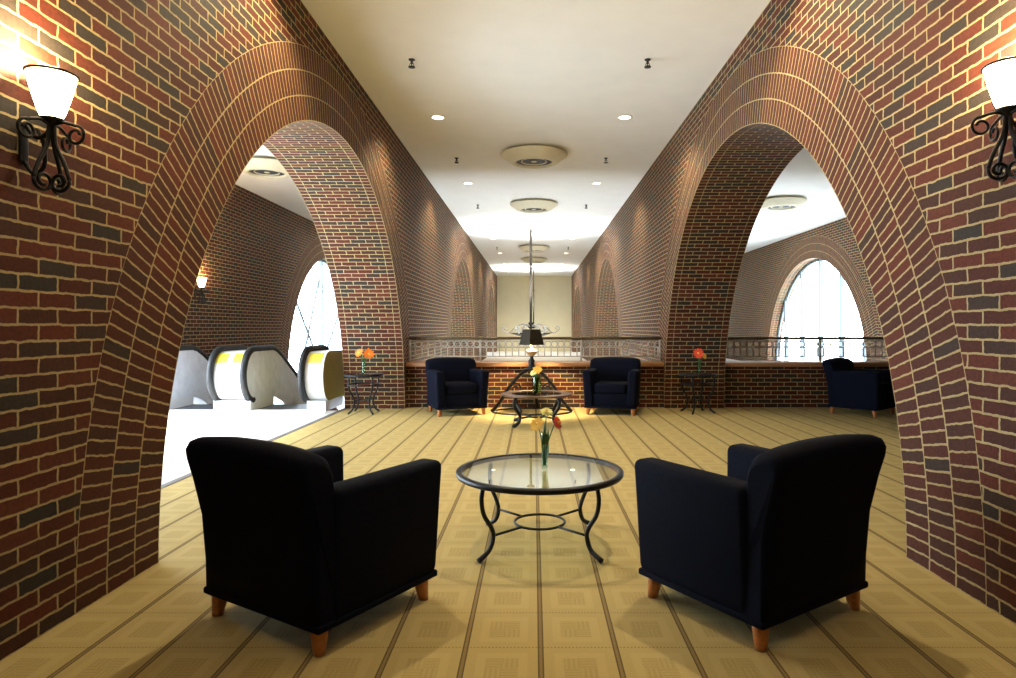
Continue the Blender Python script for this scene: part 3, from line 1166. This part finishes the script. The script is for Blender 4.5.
c0 = make_chandelier()
c0.location = (-0.09, 18.0, H); c0['label'] = 'bronze chandelier on a long rod above the atrium, behind the table lamp'
dup(c0, (-0.02, 30.0, H), 0.3, 'second bronze chandelier near the beige end wall, hidden behind the first')
for y in (18.0, 30.0):
    for k in range(6):
        a = PI / 3 * k + 0.5
        dx, dy = math.cos(a), math.sin(a)
        spot('chandelier_uplight', (-0.06 + 0.32 * dx, y + 0.32 * dy, H - 2.62), (0.16 * dx, 0.16 * dy, 1), 850, 72, (0.93, 0.97, 1.0), 1.0, 0.05)


# ------------------------------------------------------------------ wall sconces
def make_sconce():
    """local frame: wall plane x = 0, lamp stands out along +x"""
    root = thing('wall_sconce', (0, 0, 0), '', 'wall lamp', 'alabaster cup wall sconces')
    m = MB()
    m.lathe([(0.0005, -0.005), (0.042, 0.0), (0.055, 0.03), (0.078, 0.11), (0.096, 0.185), (0.099, 0.20), (0.094, 0.20), (0.074, 0.11), (0.050, 0.032), (0.0005, 0.008)], c=(0.135, 0, 0), seg=32)
    m.build('glass_cup', M_CUP, root)
    m = MB()
    m.tube([(0.135 + 0.100 * math.cos(t), 0.100 * math.sin(t), 0.198) for t in [2 * PI * k / 36 for k in range(36)]], 0.006, 8, closed=True)
    m.build('rim_band', M_IRON, root)
    m = MB()
    m.lathe([(0.0005, -0.06), (0.014, -0.055), (0.02, -0.03), (0.044, -0.016), (0.052, -0.004), (0.048, -0.003), (0.040, -0.010), (0.0005, -0.012)], c=(0.135, 0, 0), seg=20)
    m.tube(spline([(0.012, 0, -0.02), (0.06, 0, -0.085), (0.11, 0, -0.075), (0.135, 0, -0.03)], 5), 0.011, 8)
    m.build('cup_holder', M_IRON, root)
    b = rbox((0.0, -0.024, -0.20), (0.014, 0.024, -0.02), 0.006, 2)
    b.build('backplate', M_IRON, root)
    ax = Vector((0.135, 0, 0))
    up = Vector((0, 0, 1))
    for a in (-0.1, 1.75, -1.75):
        d = Vector((math.cos(a), math.sin(a), 0))
        q = MB()
        q.tube(spline([ax + d * 0.012 - up * 0.03, ax + d * 0.06 - up * 0.022, ax + d * 0.115 - up * 0.038], 5), 0.0075, 8)
        q.tube(scroll_path(ax + d * 0.118 - up * 0.084, 0.046, 0.020, PI * 0.55, -1.25, d, up), 0.007, 8)
        q.build('upper_scroll', M_IRON, root)
        q = MB()
        q.tube(spline([ax + d * 0.010 - up * 0.03, ax + d * 0.020 - up * 0.12, ax + d * 0.062 - up * 0.21, ax + d * 0.088 - up * 0.285], 6), 0.0095, 8)
        q.tube(scroll_path(ax + d * 0.040 - up * 0.292, 0.048, 0.016, 0.15, -1.35, d, up), 0.0085, 8)
        q.build('lower_scroll', M_IRON, root)
    q = MB()
    q.tube(spline([(0.012, 0, -0.20), (0.05, 0, -0.25), (0.10, 0, -0.22), (0.10, 0, -0.12), (0.07, 0, -0.05)], 5), 0.009, 8)
    q.build('front_scroll', M_IRON, root)
    return root


s0 = make_sconce()
s0.scale = (0.86, 0.86, 0.86)
SC = [((XL, 2.50, 2.07), 0, 'glowing cup wall sconce with black scrollwork on the left brick wall'),
      ((XR, 2.585, 2.14), PI, 'glowing cup wall sconce with black scrollwork on the right brick wall, cut by the frame'),
      ((XLO, 11.0, 1.95), 0, 'small distant wall sconce glowing on the outer left brick wall, through the left arch')]
for i, (loc, rz, lab) in enumerate(SC):
    if i == 0:
        s0.location = loc; s0['label'] = lab; o = s0
    else:
        o = dup(s0, loc, rz, lab)
    point('sconce_light', (0.115, 0, 0.235), 80 if i < 2 else 20, WARM, 0.05, o)


# ------------------------------------------------------------------ escalators
YN = 9.42                        # newel nose


def side_profile(inset=0.0, zb=0.15):
    """(y, z) outline of a balustrade: round nose, flat landing, then 30 degrees down."""
    zt = 0.93 - inset
    z0 = zb
    cy = YN + 0.34
    a, b = 0.34 - inset, (zt - z0) / 2
    cz = (zt + z0) / 2
    up = [(cy - a * math.sin(t), cz - b * math.cos(t)) for t in [PI * k / 16 for k in range(17)]]
    k = math.tan(math.radians(30))
    yb = 10.42
    up += [(yb, zt), (yb + 0.15, zt - 0.03), (yb + 0.35, zt - 0.12)]
    yl = yb + 0.35
    end = 17.6
    up += [(end, zt - 0.12 - (end - yl) * k)]
    lo = [(end, z0 - 0.12 - (end - yl) * k), (yl, z0 - 0.12), (yb, z0)]
    return up, lo


def balustrade(parent, xa, xb, xr, panel_mat, deck_mat=None):
    """deck block between xa and xb, handrail at xr"""
    up, lo = side_profile(0.035)
    m = MB()
    m.prism(up + lo, xa, xb, 0, 1)
    p = m.build('balustrade_panel', [deck_mat or M_WHITEP, panel_mat], parent)
    up2, _ = side_profile(0.0)
    h = MB()
    path = [(xr, up2[2][0] + 0.10, up2[0][1] + 0.015)] + [(xr, y, z) for y, z in up2[1:]]
    h.tube(path, 0.052, 8)
    h.build('handrail', M_RUBBER, parent)
    b = MB()
    b.box((xa, YN + 0.16, 0.0), (xb, 10.45, 0.16))
    b.build('newel_base', M_WHITEP, parent)
    s = MB()
    sel = [(y, z) for y, z in up if z > 0.70 and y < YN + 0.25]
    for i in range(len(sel) - 1):
        (ya, za), (yb_, zb_) = sel[i], sel[i + 1]
        s.face([(xa + 0.035, ya - 0.004, za + 0.002), (xb - 0.035, ya - 0.004, za + 0.002), (xb - 0.035, yb_ - 0.004, zb_ + 0.002), (xa + 0.035, yb_ - 0.004, zb_ + 0.002)])
    s.build('caution_sticker', M_YEL, parent)


def steps(parent, xa, xb):
    m = MB()
    k = math.tan(math.radians(30))
    y = 9.72
    prof = [(9.72, 0.004), (10.45, 0.004)]
    yy, zz = 10.45, 0.004
    while zz > LOW + 0.3:
        zz -= 0.20
        prof.append((yy, zz))
        yy += 0.20 / k
        prof.append((yy, zz))
    pr = prof + [(yy, zz - 0.4), (9.72, -0.4)]
    m.prism(pr, xa, xb)
    m.build('steps', M_STEP, parent)
    c = rbox((xa, 9.58, 0.0), (xb, 9.74, 0.014), 0.004, 1)
    c.build('comb_plate', M_STEEL, parent)


e1 = thing('escalator', (-3.85, 9.6, 0), 'right escalator at the landing, gold-clad outer side next to the brick pier', 'escalator', 'escalators going down from the white landing')
e2 = thing('escalator', (-5.2, 9.6, 0), 'left escalator at the landing, partly hidden behind the near arch edge', 'escalator', 'escalators going down from the white landing')
for e, blist, sx in ((e1, ((-3.40, -3.12, -3.43, M_BRASS), (-4.52, -4.25, -4.28, M_STEEL)), (-4.25, -3.40)),
                     (e2, ((-4.80, -4.53, -4.77, M_STEEL), (-5.80, -5.56, -5.59, M_STEEL)), (-5.56, -4.80))):
    before = set(bpy.data.objects)
    for b in blist:
        balustrade(e, *b)
    steps(e, *sx)
    bpy.context.view_layer.update()
    for o in set(bpy.data.objects) - before:      # parts were built in world coordinates
        o.location = (-e.location.x, -e.location.y, 0)
